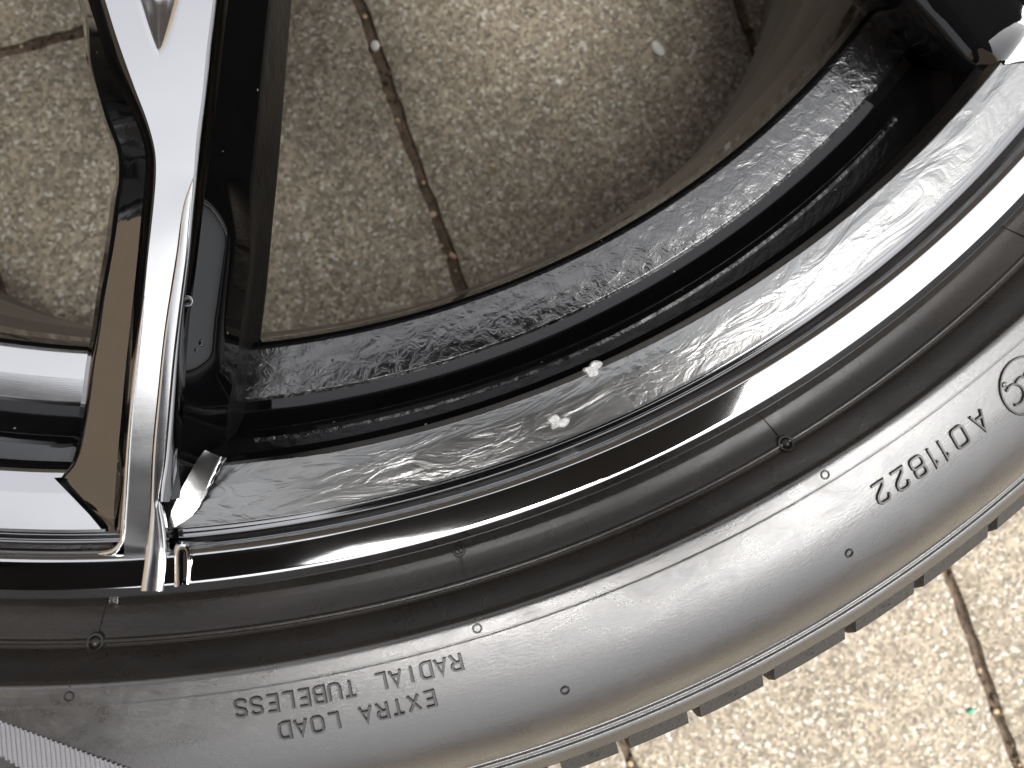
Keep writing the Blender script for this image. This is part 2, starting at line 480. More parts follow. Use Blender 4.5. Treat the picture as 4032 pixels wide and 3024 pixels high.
# tread blocks along the shoulder
NOTCH = [-89.97, -87.09, -84.16, -80.75, -77.02, -73.52, -69.71]
ang = list(NOTCH)
a = NOTCH[0]
seq = [3.5, 2.9, 3.8, 3.3, 2.9, 3.6]
k = 0
while a > -430 + NOTCH[-1] + 70 - 3.0 and a - seq[k % 6] > NOTCH[-1] - 360 + 2.0:
    a -= seq[k % 6]; k += 1; ang.insert(0, a)
ang.append(ang[0] + 360)
bp_ = fillet([(325.0, -16.85), (325.3, -17.05, .2), (329.6, -20.9, .8), (331.6, -26.5, 1.5), (332.6, -45), (326, -46), (324.5, -20)], 3)
blocks = {}
for i in range(len(ang) - 1):
    wdt = round((ang[i + 1] - ang[i]) / 0.1) * 0.1
    gw = 0.62 if i % 2 else 0.40
    key = (wdt, gw)
    if key not in blocks:
        bm = bmesh.new()
        m_ = 8
        a0, a1 = gw / 2, wdt - gw / 2
        rows = []
        for q in range(m_ + 1):
            rows.append([polar(r, a0 + (a1 - a0) * q / m_, z) for r, z in bp_])
        vs = [[bm.verts.new(p) for p in row] for row in rows]
        nn = len(bp_)
        for q in range(m_):
            for s in range(nn - 1):
                bm.faces.new((vs[q][s], vs[q][s+1], vs[q+1][s+1], vs[q+1][s]))
        bm.faces.new(vs[0]); bm.faces.new(vs[-1][::-1])
        bmesh.ops.recalc_face_normals(bm, faces=bm.faces[:])
        o = finish('tread_block', bm, M['tread'], tyre)
        blocks[key] = o.data
    else:
        o = bpy.data.objects.new('tread_block', blocks[key]); sc.collection.objects.link(o); o.parent = tyre
    o.rotation_euler.z = D2R(ang[i])

# raised shapes on the sidewall: a stroke swept over the tyre surface
def tyre_z(r):
    if r >= 282.9: return sw_z(r)
    return interp([(271, -4.4), (272.6, -3.0), (277.2, 0.2), (278.8, 0.6), (279.4, 1.1), (282.4, 8.4), (282.9, 9.4)], r)[0]
def stroke(bm, pts, place, wd, ht, closed=False, top=0.55):
    """trapezoid ridge along 2D points (mm); place(x, y, h) -> world"""
    n = len(pts)
    secs = []
    for i in range(n):
        p = Vector(pts[i])
        if closed:
            a = (p - Vector(pts[i-1])).normalized(); b = (Vector(pts[(i+1) % n]) - p).normalized()
        else:
            a = (p - Vector(pts[i-1])).normalized() if i else None
            b = (Vector(pts[i+1]) - p).normalized() if i < n - 1 else None
            a = a or b; b = b or a
        tng = (a + b)
        if tng.length < 1e-6: tng = a
        tng.normalize()
        nor = Vector((-tng.y, tng.x))
        k = 1 / max(0.5, nor.dot(Vector((-a.y, a.x))))
        sec = []
        for s, h in ((-0.5, -0.05), (-0.5 * (0.5 + top / 2), 0.55 * ht), (-0.5 * top, ht), (0.5 * top, ht), (0.5 * (0.5 + top / 2), 0.55 * ht), (0.5, -0.05)):
            q = p + nor * (s * wd * k)
            sec.append(bm.verts.new(place(q.x, q.y, h)))
        secs.append(sec)
    pairs = list(zip(secs[:-1], secs[1:])) + ([(secs[-1], secs[0])] if closed else [])
    for s0, s1 in pairs:
        for q in range(5):
            bm.faces.new((s0[q], s0[q+1], s1[q+1], s1[q]))
    if not closed:
        bm.faces.new(secs[0]); bm.faces.new(secs[-1][::-1])
def arc(cx, cy, rx, ry, a0, a1, n=10):
    return [(cx + rx * math.cos(D2R(a0 + (a1-a0)*i/n)), cy + ry * math.sin(D2R(a0 + (a1-a0)*i/n))) for i in range(n + 1)]
def rrect(x0, y0, x1, y1, r, n=4):
    return (arc(x1-r, y1-r, r, r, 0, 90, n) + arc(x0+r, y1-r, r, r, 90, 180, n) + arc(x0+r, y0+r, r, r, 180, 270, n) + arc(x1-r, y0+r, r, r, 270, 360, n))
# glyphs in a box 0.66 wide, 1 high: list of (points, closed)
G = {
 'R': [([(0, 0), (0, 1), (.42, 1), (.56, .92), (.6, .76), (.56, .6), (.42, .52), (.06, .52)], False), ([(.34, .5), (.62, 0)], False)],
 'A': [([(0, 0), (.33, 1), (.66, 0)], False), ([(.13, .32), (.53, .32)], False)],
 'D': [([(0, 0), (0, 1), (.4, 1), (.58, .9), (.64, .7), (.64, .3), (.58, .1), (.4, 0)], True)],
 'I': [([(.3, 0), (.3, 1)], False)],
 'L': [([(.04, 1), (.04, 0), (.6, 0)], False)],
 'T': [([(0, 1), (.66, 1)], False), ([(.33, .95), (.33, 0)], False)],
 'U': [([(0, 1), (0, .25), (.08, .06), (.24, 0), (.42, 0), (.58, .06), (.66, .25), (.66, 1)], False)],
 'B': [([(0, 0), (0, 1), (.4, 1), (.56, .92), (.6, .77), (.55, .62), (.42, .53), (.58, .44), (.64, .27), (.58, .08), (.42, 0)], True), ([(.05, .53), (.4, .53)], False)],
 'E': [([(.6, 1), (.02, 1), (.02, 0), (.6, 0)], False), ([(.06, .52), (.5, .52)], False)],
 'S': [([(.6, .82), (.54, .94), (.4, 1), (.2, 1), (.06, .93), (.02, .78), (.07, .62), (.2, .55), (.44, .48), (.58, .4), (.64, .25), (.58, .07), (.42, 0), (.2, 0), (.05, .06), (0, .2)], False)],
 'X': [([(0, 0), (.64, 1)], False), ([(0, 1), (.64, 0)], False)],
 'O': [(rrect(0, 0, .66, 1, .26), True)],
 '0': [(rrect(0, 0, .68, 1, .18), True)],
 '1': [([(.18, .78), (.36, 1), (.36, 0)], False)],
 '8': [(rrect(.04, .52, .62, 1, .18), True), (rrect(0, 0, .66, .52, .18), True)],
 '2': [([(.02, .74), (.02, .86), (.14, 1), (.5, 1), (.64, .88), (.64, .7), (.56, .56), (.1, .22), (.02, 0), (.66, 0)], False)],
}
def tyre_place(r0, a0):
    def f(x, y, h):
        r_ = r0 + y
        return polar(r_, a0 - math.degrees(x / r0), tyre_z(r_) + h)
    return f
def word(txt, r0, a0, step, ht, wd, raise_=0.30, sx=1.0):
    """tops of the letters point outwards; the text runs clockwise from angle a0 (first letter's centre)"""
    a = a0
    for ch in txt:
        if ch != ' ':
            bm = bmesh.new()
            pl = tyre_place(r0, a)
            for pts, closed in G[ch]:
                stroke(bm, [((x - 0.33) * ht * sx, (y - 0.5) * ht) for x, y in pts], pl, wd, raise_, closed)
            bmesh.ops.recalc_face_normals(bm, faces=bm.faces[:])
            finish('letter' if ch.isalpha() else 'digit', bm, M['letter'], tyre, angle=25)
        a -= step
word('RADIAL TUBELESS', 289.7, -92.25, 7.62 / 14, 2.9, 0.66, 0.42)
word('EXTRA LOAD', 295.0, -93.45, 5.06 / 9, 2.9, 0.66, 0.42)
for ch, an in zip('A011822', (-70.45, -71.44, -72.28, -72.80, -73.45, -74.31, -75.21)):
    word(ch, 293.6, an, 1, 4.0, 0.74, 0.45)
# round certification mark with its three C shapes
ec = (293.9, -68.1)
def em_place(x, y, h):
    r_ = ec[0] + y
    return polar(r_, ec[1] - math.degrees(x / ec[0]), tyre_z(r_) + h)
bm = bmesh.new()
stroke(bm, arc(0, 0, 5.7, 5.7, 0, 351, 39), em_place, 0.55, 0.4, True)
bmesh.ops.recalc_face_normals(bm, faces=bm.faces[:])
emb = finish('emblem_ring', bm, M['letter'], tyre, angle=25)
for cx in (-2.4, 0.0, 2.4):
    bm = bmesh.new()
    stroke(bm, arc(cx + .5, 0, 1.9, 2.1, 50, 310, 16), em_place, 0.6, 0.4)
    bmesh.ops.recalc_face_normals(bm, faces=bm.faces[:])
    finish('emblem_letter', bm, M['letter'], emb, angle=25)
bm = bmesh.new()
stroke(bm, [((x - .33) * 1.5 + 3.7, (y - .5) * 1.5 - 2.6) for x, y in G['S'][0][0]], em_place, 0.3, 0.3)
bmesh.ops.recalc_face_normals(bm, faces=bm.faces[:])
finish('emblem_letter', bm, M['letter'], emb, angle=25)

# mould lines across the bead and the vent marks on them, every 14.4 degrees
def dome(bm, r0, a0, rad, ht, ring=False):
    def pl(x, y, h):
        r_ = r0 + y
        return polar(r_, a0 - math.degrees(x / r0), tyre_z(r_) + h)
    if ring:
        stroke(bm, arc(0, 0, rad, rad, 0, 345, 23), pl, rad * 0.55, ht, True)
    else:
        prev = None
        for q in range(5):
            t_ = q / 4
            rr = rad * math.cos(t_ * math.pi / 2); hh = ht * math.sin(t_ * math.pi / 2) - 0.1 * (1 - t_)
            if q < 4:
                cur = [bm.verts.new(pl(rr * math.cos(k * math.pi / 8), rr * math.sin(k * math.pi / 8), hh)) for k in range(16)]
            else: cur = [bm.verts.new(pl(0, 0, ht))]
            if prev:
                for k in range(16):
                    if len(cur) > 1: bm.faces.new((prev[k], prev[(k+1) % 16], cur[(k+1) % 16], cur[k]))
                    else: bm.faces.new((prev[k], prev[(k+1) % 16], cur[0]))
            prev = cur
    bmesh.ops.recalc_face_normals(bm, faces=bm.faces[:])
for k in range(25):
    a0 = -91.2 + 14.4 * k
    if k in (0, 1, 2, 24):
        bm = bmesh.new()
        def pl(x, y, h, a0=a0): return polar(y, a0 - math.degrees(x / 275), tyre_z(y) + h)
        def rad_line(r0, r1): return [(0, r0 + (r1 - r0) * i / 10) for i in range(11)]
        stroke(bm, rad_line(271.8, 277.1), pl, 0.42, 0.22); stroke(bm, rad_line(279.2, 283.2), pl, 0.42, 0.22)
        bmesh.ops.recalc_face_normals(bm, faces=bm.faces[:])
        finish('mould_line', bm, M['rubber_clean'], tyre)
        bm = bmesh.new(); dome(bm, 284.85, a0, 0.75, 0.22, True); finish('vent_mark', bm, M['rubber_clean'], tyre)
        if k in (1, 24):
            bm = bmesh.new(); dome(bm, 278.3, a0, 1.05, 1.3); finish('vent_mark', bm, M['rubber_clean'], tyre)
            bm = bmesh.new(); dome(bm, 278.3, a0, 1.35, 0.8, True); finish('vent_mark', bm, M['rubber_clean'], tyre)
        if k == 0:
            bm = bmesh.new(); dome(bm, 272.4, a0, 1.1, 0.3, True); finish('vent_mark', bm, M['rubber_clean'], tyre)
for a0, r0 in ((-88.81, 301.6), (-77.27, 301.1), (-65.6, 301.4)):
    bm = bmesh.new(); dome(bm, r0, a0, 0.75, 0.25, True); finish('vent_mark', bm, M['rubber_clean'], tyre)
# oval wear marks on the shoulder blocks
for a0 in (-88.3, -82.4, -78.9, -75.2):
    bm = bmesh.new()
    def pl(x, y, h, a0=a0): 
        r_ = 327.0 + y
        return polar(r_ + h * .6, a0 - math.degrees(x / 327), -17.2 - (r_ - 325.4) * 0.895 + h * .7)
    stroke(bm, arc(0, 0, 1.0, 0.8, 0, 340, 17), pl, 0.35, 0.16, True)
    bmesh.ops.recalc_face_normals(bm, faces=bm.faces[:])
    finish('wear_mark', bm, M['rubber_clean'], tyre)
# ribbed decoration on the sidewall at the lower left
bm = bmesh.new()
def up_line(x): return 1556 + (x - 0) * 0.375
def lo_line(x): return 1634 + (x - 0) * 0.62
def on_tyre(x, y, h):
    z = 10.5
    for _ in range(6):
        p = at(x, y, z); z = tyre_z(math.hypot(p.x, p.y) / MM)
    return p + Vector((0, 0, h * MM))
i = 0
x = -420.0
while x < 600:
    y0, y1 = up_line(x), lo_line(x)
    if y1 > y0 + 4:
        prevs = None
        for s in range(9):
            yy = y0 + (y1 - y0) * s / 8
            xx = x + (yy - y0) * 0.085
            sec = [bm.verts.new(on_tyre(xx + dx, yy, h)) for dx, h in ((-5.4, .10), (-3.0, .14), (-2.2, .42), (1.6, .42), (2.6, .14), (5.3, .10))]
            if prevs:
                for q in range(5): bm.faces.new((prevs[q], prevs[q+1], sec[q+1], sec[q]))
            else: bm.faces.new(sec)
            prevs = sec
        bm.faces.new(prevs[::-1])
    x += 10.75
bmesh.ops.recalc_face_normals(bm, faces=bm.faces[:])
tag(finish('ribbed_patch', bm, M['ribs'], tyre, angle=30), kind='stuff')

# --- spokes. Edges as read off the photograph: (y, x, height mm); rows share the same photograph y
fL = [(-420, 30, -6), (-250, 130, -4), (-120, 188, -2), (0, 227, -.5), (83, 253, .3), (187, 290, 1), (267, 320, 1.3), (327, 335, 1.6), (377, 337, 1.8), (433, 333, 2.0), (500, 326, 2.1), (553, 320, 2.2), (636, 312, 2.3), (753, 300, 2.4), (853, 288, 2.4), (953, 279, 2.4), (1053, 273, 2.4), (1106, 270, 2.4), (1160, 267, 2.4), (1190, 268, 2.4), (1214, 267, 1.85)]
fR = [(-420, 506, -6), (-250, 490, -4), (-120, 475, -2), (0, 460, -.5), (100, 447, .4), (200, 437, 1), (300, 424, 1.5), (400, 417, 1.9), (483, 410, 2.1), (553, 405, 2.2), (603, 399, 2.3), (690, 388, 2.4), (786, 377, 2.4), (886, 368, 2.4), (1003, 357, 2.4), (1086, 345, 2.4), (1130, 352, 2.4), (1180, 357, 2.45), (1278, 352, 1.9)]
cr_ = [(380, 418.3, 1.9), (433, 399, 2.0), (553, 380, 1.5), (720, 354, 1.5), (853, 340, 1.5), (970, 329, 1.5), (1106, 323, 1.6), (1200, 313, 1.9), (1278, 302, 1.6)]
bR = [(-420, 545, -12), (-250, 527, -9), (0, 493, -5), (100, 481, -4), (200, 470, -3.2), (300, 458, -2.6), (383, 447, -2), (467, 437, -1.5), (553, 427, -1.2), (653, 414, -1), (703, 408, -1), (786, 402, -1), (853, 398, -1), (936, 392, -1), (1000, 385, -.8), (1085, 366, .6)]
def spoke_row(y, spec):
    return [at(interp(c, y)[0] + dx, y, interp(c, y)[1] + dz) for c, dx, dz in spec]
spokes_parts = []
# face: left field up to the crease (with the valley where the two arms part)
bm = bmesh.new()
rows = []
y = -420.0
while y <= 1214:
    xl, zl = interp(fL, y)
    if y < 380:
        xr, zr = interp(fR, y)
    else:
        xr, zr = interp(cr_, y); zr = max(zr + 0.5, 2.0)
        kb = min(1, (y - 380) / 150)
        zr = interp(fR, y)[1] * (1 - kb) + zr * kb
    if y > 1190: zr -= (y - 1190) / 24 * 0.55
    row = []
    # valley between the arms
    wv = max(0.0, (112 - y) / 112)
    vc = 343 + 0.0 * y if y > 0 else 343 + (-y) * 0.10 * -1
    hw_l = 38 * min(wv, 6) ** 0.8; hw_r = 40 * min(wv, 6) ** 0.8
    if wv > 0:
        lv = max(xl + 20, vc - hw_l); rv = min(xr - 20, vc + hw_r)
    else:
        lv, rv = vc - 0.3, vc + 0.3
        k = min(1, (y - 112) / 200)
        mid = xl + (xr - xl) * 0.5
        vc2 = vc * (1 - k) + mid * k
        lv = vc2 - 0.15 * (xr - xl) * k - .3; rv = vc2 + 0.15 * (xr - xl) * k + .3
    dep = -4.5 * min(1, wv) if wv > 0 else 0
    for q in range(7):
        t_ = q / 6
        xx = xl + (lv - xl) * t_; row.append(at(xx, y, zl + (zr - zl) * (xx - xl) / (xr - xl)))
    for q in range(1, 8):
        t_ = q / 8
        prof = 1 - abs(2 * t_ - 1)
        ridge = 0.30 * dep * max(0, 1 - abs(t_ - .5) / .12) * -1
        xx = lv + (rv - lv) * t_; row.append(at(xx, y, zl + (zr - zl) * (xx - xl) / (xr - xl) + dep * prof + ridge))
    for q in range(7):
        t_ = q / 6
        xx = rv + (xr - rv) * t_; row.append(at(xx, y, zl + (zr - zl) * (xx - xl) / (xr - xl)))
    rows.append(row)
    y += 9
grid_bm(rows, bm, flip=True)
spoke = finish('spoke', bm, M['alu'], wheel, angle=50)
# strip right of the crease, running out over the lip
bm = bmesh.new(); rows = []
y = 381.0
while y <= 1278:
    xl, zl = interp(cr_, y); xr, zr = interp(fR, y)
    zr = min(zr, zl + .05)
    row = [at(xl - 1.0, y, zl - 0.4)]
    for q in range(6):
        t_ = q / 5
        row.append(at(xl + 1.5 + (xr - xl - 1.5) * t_, y, zl + 0.4 + (zr - zl) * t_ + (1.0 if y > 1090 else 0.35) * math.sin(math.pi * t_) * .25))
    if y > 1086: row += [at(xr + 5, y, zr - 0.9), at(xr + 9, y, zr - 2.0)]
    else: row += [at(xr + .5, y, zr - .1), at(xr + 1, y, zr - .2)]
    rows.append(row); y += 8
grid_bm(rows, bm, flip=True)
spokes_parts.append(finish('face_strip', bm, M['alu'], spoke, angle=40))
# bevel on the right, painted
bm = bmesh.new(); rows = []
y = -420.0
while y <= 1085:
    xl, zl = interp(fR, y); xr, zr = interp(bR, y)
    row = []
    for q in range(7):
        t_ = q / 6
        row.append(at(xl + (xr - xl) * t_, y, zl + (zr - zl) * (t_ ** 1.5)))
    rows.append(row); y += 8
grid_bm(rows, bm, flip=True)
spokes_parts.append(finish('bevel', bm, M['bevel'], spoke, angle=60))
# right wall, nearly upright, 45 mm deep
bm = bmesh.new(); rows = []
y = -420.0
while y <= 1085:
    x_, z_ = interp(bR, y)
    p0 = at(x_, y, z_)
    row = []
    cf = max(0.0, min(1, (y - 330) / 180)) * max(0.0, min(1, (880 - y) / 120))
    cf = cf * cf * (3 - 2 * cf)
    for q in range(33):
        t_ = q / 32
        z2 = z_ + (-34 - z_) * t_
        up = min(1, t_ / 0.5)
        out = 0.0044 * up + 0.0012 * max(0, (t_ - .5) / .5)
        tt = t_ / 0.17
        out += cf * 0.0034 * (math.sin(tt * math.pi / 2) * .35 + tt * .65 if tt < 1 else max(0, 1 - (tt - 1) / 3))
        p = p0 + IMG_R * out
        p.z = H + z2 * MM
        row.append(p)
    for o_ in (.002, .012):
        p = row[32] - IMG_R * o_; p.z = H - (34.8 + o_ * 100) * MM; row.append(p)
    rows.append(row); y += 12
grid_bm(rows, bm, flip=True)
bm.faces.index_update()
for f in bm.faces:
    if f.index % 34 >= 15: f.material_index = 1
spokes_parts.append(finish('side_wall', bm, [M['paint'], M['barrel_dark']], spoke, angle=60))
# left side: shoulder, panel, foot edge
pR = [(-420, -25, -14), (-250, 90, -9), (-120, 150, -7), (0, 190, -5.5), (60, 209, -4.5), (140, 234, -3.5), (207, 267, -3), (280, 300, -2.6), (327, 313, -2.4), (383, 313, -2.2), (467, 305, -2), (553, 297, -2), (686, 283, -2), (786, 272, -2), (886, 263, -2), (986, 254, -2), (1053, 249, -2), (1106, 246, -2), (1150, 248, -1.5)]
pL = [(-420, -75, -32), (-250, 60, -24), (-120, 125, -18), (0, 178, -14), (60, 190, -12.5), (133, 197, -12), (193, 213, -10), (260, 233, -7.5), (327, 257, -7), (387, 260, -7), (433, 253, -6.6), (533, 240, -5.6), (636, 222, -5.6), (720, 210, -5.8), (790, 198, -6), (860, 189, -6.2), (930, 177, -6.4), (975, 167, -6.3), (1005, 155, -5.6), (1036, 134, -4.8), (1070, 163, -4.4), (1100, 193, -4.2), (1135, 222, -3.9), (1155, 236, -3.0)]
pB = [(y_, x_ - 13 + (3 if y_ < 400 else 0), z_ - 6) for y_, x_, z_ in pL]
bm = bmesh.new(); rows = []
y = -420.0
while y <= 1150:
    a_, b_ = interp(fL, y), interp(pR, y)
    row = []
    for q in range(7):
        t_ = q / 6
        row.append(at(a_[0] + (b_[0] - a_[0]) * t_, y, a_[1] + (b_[1] - a_[1]) * t_ ** 1.7))
    rows.append(row); y += 10
grid_bm(rows, bm)
spokes_parts.append(finish('shoulder', bm, M['paint'], spoke, angle=60))
bm = bmesh.new(); rows = []
y = -420.0
ys_panel = []
while y <= 1150:
    ys_panel.append(y)
    a_, b_, c_ = interp(pR, y), interp(pL, y), interp(pB, y)
    row = [at(a_[0] + (b_[0] - a_[0]) * q / 8, y, a_[1] + (b_[1] - a_[1]) * q / 8) for q in range(9)]
    e = at(c_[0], y, c_[1])
    row.append(at(b_[0] - 4, y, b_[1] - 2.5)); row.append(e)
    f_ = e + IMG_R * .010; f_.z = H - 34 * MM; row.append(f_)
    rows.append(row); y += 10
grid_bm(rows, bm)
bm.faces.index_update()
for f in bm.faces:
    i_ = f.index // 11
    if f.index % 11 < 8: f.material_index = 1
spokes_parts.append(finish('side_panel', bm, [M['paint'], M['panel']], spoke, angle=22))
# gusset between the right wall and the ledge
bm = bmesh.new()
g0 = [(443, 972, -4.3), (427, 992, -3.3), (411, 1020, -2.75), (396, 1048, -2.6), (382, 1080, -2.55), (371, 1104, -2.6), (366, 1122, -2.7), (367, 1136, -2.9)]
g1 = [(474, 986, -4.9), (465, 1012, -4.45), (455, 1040, -3.95), (444, 1068, -3.6), (431, 1094, -3.4), (414, 1114, -3.2), (395, 1128, -3.1), (376, 1139, -3.0)]
rows = []
for p0, p1 in zip(g0, g1):
    rows.append([at(p0[0] + (p1[0]-p0[0]) * q / 6, p0[1] + (p1[1]-p0[1]) * q / 6, p0[2] + (p1[2]-p0[2]) * (q / 6)) for q in range(7)])
grid_bm(rows, bm, flip=True)
spokes_parts.append(finish('gusset', bm, M['alu'], spoke, angle=60))
bm = bmesh.new(); rows = []
for k in range(15):
    t_ = k / 14
    x_, y_ = 478 + (424 - 478) * t_, 986 + (1104 - 986) * t_
    wd_ = 13 * (1 - t_) + 2 + 2.0 * math.sin(k * 2.1)
    rows.append([at(x_ - 3 + wd_ * q / 4, y_ + 3 * q / 4, -3.1 - .4 * (1 - t_) - (0.0, .55, .35, .6, 0.1)[q]) for q in range(5)])
grid_bm(rows, bm, flip=True)
spokes_parts.append(finish('scratched_edge', bm, M['bevel'], spoke, angle=30))
def bead(path, wd, base):
    bm = bmesh.new(); rows = []
    n = len(path)
    for i in range(n):
        a = Vector(path[max(0, i - 1)][:2]); b = Vector(path[min(n - 1, i + 1)][:2])
        t_ = (b - a).normalized(); nr = Vector((-t_.y, t_.x))
        x, y, z = path[i]
        w_ = wd * min(1, .25 + i / 4, .25 + (n - 1 - i) / 4)
        rows.append([at(x + nr.x * w_ * math.cos(D2R(q * 22.5)), y + nr.y * w_ * math.cos(D2R(q * 22.5)), z + base * math.sin(D2R(q * 22.5))) for q in range(9)])
    grid_bm(rows, bm)
    bmesh.ops.recalc_face_normals(bm, faces=bm.faces[:])
    return bm
cp = [(312, 640, 1.5), (300, 753, 1.6), (288, 853, 1.7), (279, 953, 1.7), (273, 1053, 1.7), (269, 1115, 1.7), (267, 1150, 1.7), (264, 1168, 1.7), (258, 1180, 1.6), (249, 1189, 1.4), (238, 1194, 1.0), (222, 1197, 0.5), (200, 1199, -0.3)]
cps = []
for i in range(len(cp) - 1):
    p_, a_, b_, n_2 = cp[max(0, i-1)], cp[i], cp[i+1], cp[min(len(cp)-1, i+2)]
    for k in range(4):
        t_ = k / 4
        cps.append(tuple(0.5 * (2*a_[c] + (b_[c]-p_[c])*t_ + (2*p_[c]-5*a_[c]+4*b_[c]-n_2[c])*t_*t_ + (3*a_[c]-p_[c]-3*b_[c]+n_2[c])*t_**3) for c in range(3)))
spokes_parts.append(finish('corner_fillet', bead(cps, 7.0, 0.95), M['lip'], spoke, angle=80))
# end wall of the ledge beside the left panel
bm = bmesh.new()
rows = []
for k in range(7):
    x_ = 118 + (226 - 118) * k / 6; y_ = 1032 + (1144 - 1032) * k / 6
    p0 = at(x_, y_, -3.9); row = []
    for q in range(5):
        p1 = p0.copy(); p1.z = H - (3.6 + q * .5) * MM; row.append(p1 + IMG_R * (.0002 * q))
    rows.append(row)
grid_bm(rows, bm)
spokes_parts.append(finish('pocket_wall', bm, M['paint'], spoke, angle=60))
# slot with a rounded head, open towards the tyre
bm = bmesh.new()
outl = [(383, 1268), (383, 1215)] + [(394.5 - 11.5 * math.cos(D2R(k * 22.5)), 1196 - 16 * math.sin(D2R(k * 22.5))) for k in range(9)] + [(406, 1215), (404, 1262)]
def slot_place(x, y, h): return at(x, y, 2.05 + h)
cen = [(394.5, yy) for yy in (1266, 1240, 1210, 1196)]
rows = []
for (x, y) in outl:
    cx, cy = 394.5, max(1200, min(1262, y + 6))
    rows.append([at(x + (x - 394.5) * .62, y - (10 if y < 1200 else 0), 1.6), at(x + (x - 394.5) * .35, y - (5 if y < 1200 else 0), 2.75), at(x, y, 2.85), at(x - (x - cx) * .25, y + (cy - y) * .25, 2.25), at(x - (x - cx) * .97, y + (cy - y) * .9, 2.2)])
vs = [[bm.verts.new(p) for p in r_] for r_ in rows]
for i_ in range(len(vs) - 1):
    for q in range(4):
        f = bm.faces.new((vs[i_][q], vs[i_+1][q], vs[i_+1][q+1], vs[i_][q+1]))
        f.material_index = (0, 0, 1, 2)[q]
bmesh.ops.recalc_face_normals(bm, faces=bm.faces[:])
spokes_parts.append(finish('slot', bm, [M['lip'], M['tan_reflection'], M['paint']], spoke, angle=50))
for k in range(1, 7):
    o = spoke.copy(); sc.collection.objects.link(o); o.rotation_euler.z = D2R(360 / 7 * k); o.parent = wheel
    for ch in spokes_parts:
        c = ch.copy(); sc.collection.objects.link(c); c.parent = o
hub = finish('hub', lathe_bm(fillet([(112, -46), (118, -24, 5), (96, -14, 6), (60, -20, 6), (38, -22, 3), (36, -14, 2), (30, -11, 4), (0.01, -10)], 5), 180), M['paint'], wheel)

# ------------------------------------------------------------------ small things on the wheel and the ground
def blob(name, c, rx, ry, rz, mat, seed, rough=0.12, sub=3, flat=None):
    rg = random.Random(seed)
    bm = bmesh.new()
    bmesh.ops.create_icosphere(bm, subdivisions=sub, radius=1)
    ph = [Vector((rg.uniform(-1, 1), rg.uniform(-1, 1), rg.uniform(-1, 1))) * 3 for _ in range(4)]
    for v in bm.verts:
        d = 1 + rough * sum(math.sin(v.co.dot(p) + i) for i, p in enumerate(ph)) / 2
        v.co = Vector((v.co.x * rx * d, v.co.y * ry * d, v.co.z * rz * d))
        if flat is not None and v.co.z < flat * rz: v.co.z = flat * rz
    o = finish(name, bm, mat, angle=80)
    o.location = c
    o.rotation_euler.z = rg.uniform(0, 3)
    return o
GZ = -H * 1000
for x, y, rx, ry, mt, lab in [(1420, 108, .0029, .0050, 'pebble', 'larger white oval pebble lying on the paver inside the wheel'),
                          (812, 100, .0026, .0026, 'pebble', 'small white round pebble stuck in the dark paver joint'),
                          (1205, 180, .0017, .0018, 'pebble', 'tiny pale round pebble on the middle of the paver'),
                          (1063, 360, .0017, .0017, 'ochre', 'tiny ochre pebble on the paver right of the joint')]:
    p = at(x, y, GZ)
    o = blob('pebble', (p.x, p.y, .0006), rx, ry, .0016, M[mt], int(x))
    o.rotation_euler.z = .25
    tag(o, lab, 'pebble', 'pebbles on the paving')
p = at(2095, 1535, GZ)
tag(blob('plastic_fragment', (p.x, p.y, .001), .0014, .0018, .0012, M['green'], 5, .3), 'tiny bright green fragment in the paver joint outside the tyre', 'fragment')
# white flakes of lacquer on the ledge
def flake(x, y, z, size, seed, lab):
    rg = random.Random(seed)
    bm = bmesh.new()
    c = at(x, y, z)
    pts = []
    n = 22
    ph_ = [rg.uniform(0, 6.28) for _ in range(5)]
    for k in range(n):
        aa = 2 * math.pi * k / n
        r_ = size * (0.85 + .22 * math.sin(2 * aa + ph_[0]) + .17 * math.sin(3 * aa + ph_[1]) + .10 * math.sin(5 * aa + ph_[2]) + .08 * rg.random())
        pts.append(Vector((math.cos(2*math.pi*k/n) * r_ * 1.1, math.sin(2*math.pi*k/n) * r_ * .85, 0)))
    top = [bm.verts.new((p.x * .82, p.y * .82, .0002 + .0003 * rg.random())) for p in pts]
    bot = [bm.verts.new((p.x, p.y, -.0006)) for p in pts]
    cv = bm.verts.new((0, 0, .0004))
    for k in range(n):
        j = (k + 1) % n
        bm.faces.new((bot[k], bot[j], top[j], top[k])); bm.faces.new((top[k], top[j], cv))
    o = finish('lacquer_flake', bm, M['flake'], smooth=False)
    o.location = c
    tag(o, lab, 'flake', 'white flakes on the ledge')
flake(1281, 798, -3.9, .0020, 2, 'white flake of lacquer on the inner edge of the wrinkled ledge')
flake(1205, 911, -2.6, .0020, 9, 'thin white flake of lacquer in the middle of the wrinkled ledge')
# water drops
for x, y, z, r_, lab in [(404, 650, 1.2, .0011, 'clear water drop on the right edge of the spoke face'),
                    (428, 740, -3.4, .0012, 'largest clear water drop low on the black spoke wall'),
                    (418, 756, -2.6, .0009, 'lowest clear water drop on the black spoke wall'),
                    (415, 705, -2.2, .0008, 'uppermost clear water drop on the black spoke wall'),
                    (246, 1299, -1.6, .0008, 'clear water drop in the seam between lip and tyre')]:
    o = blob('water_drop', at(x, y, z), r_, r_, r_ * .7, M['water'], int(x), .03)
    tag(o, lab, 'water drop', 'water drops on the wheel')

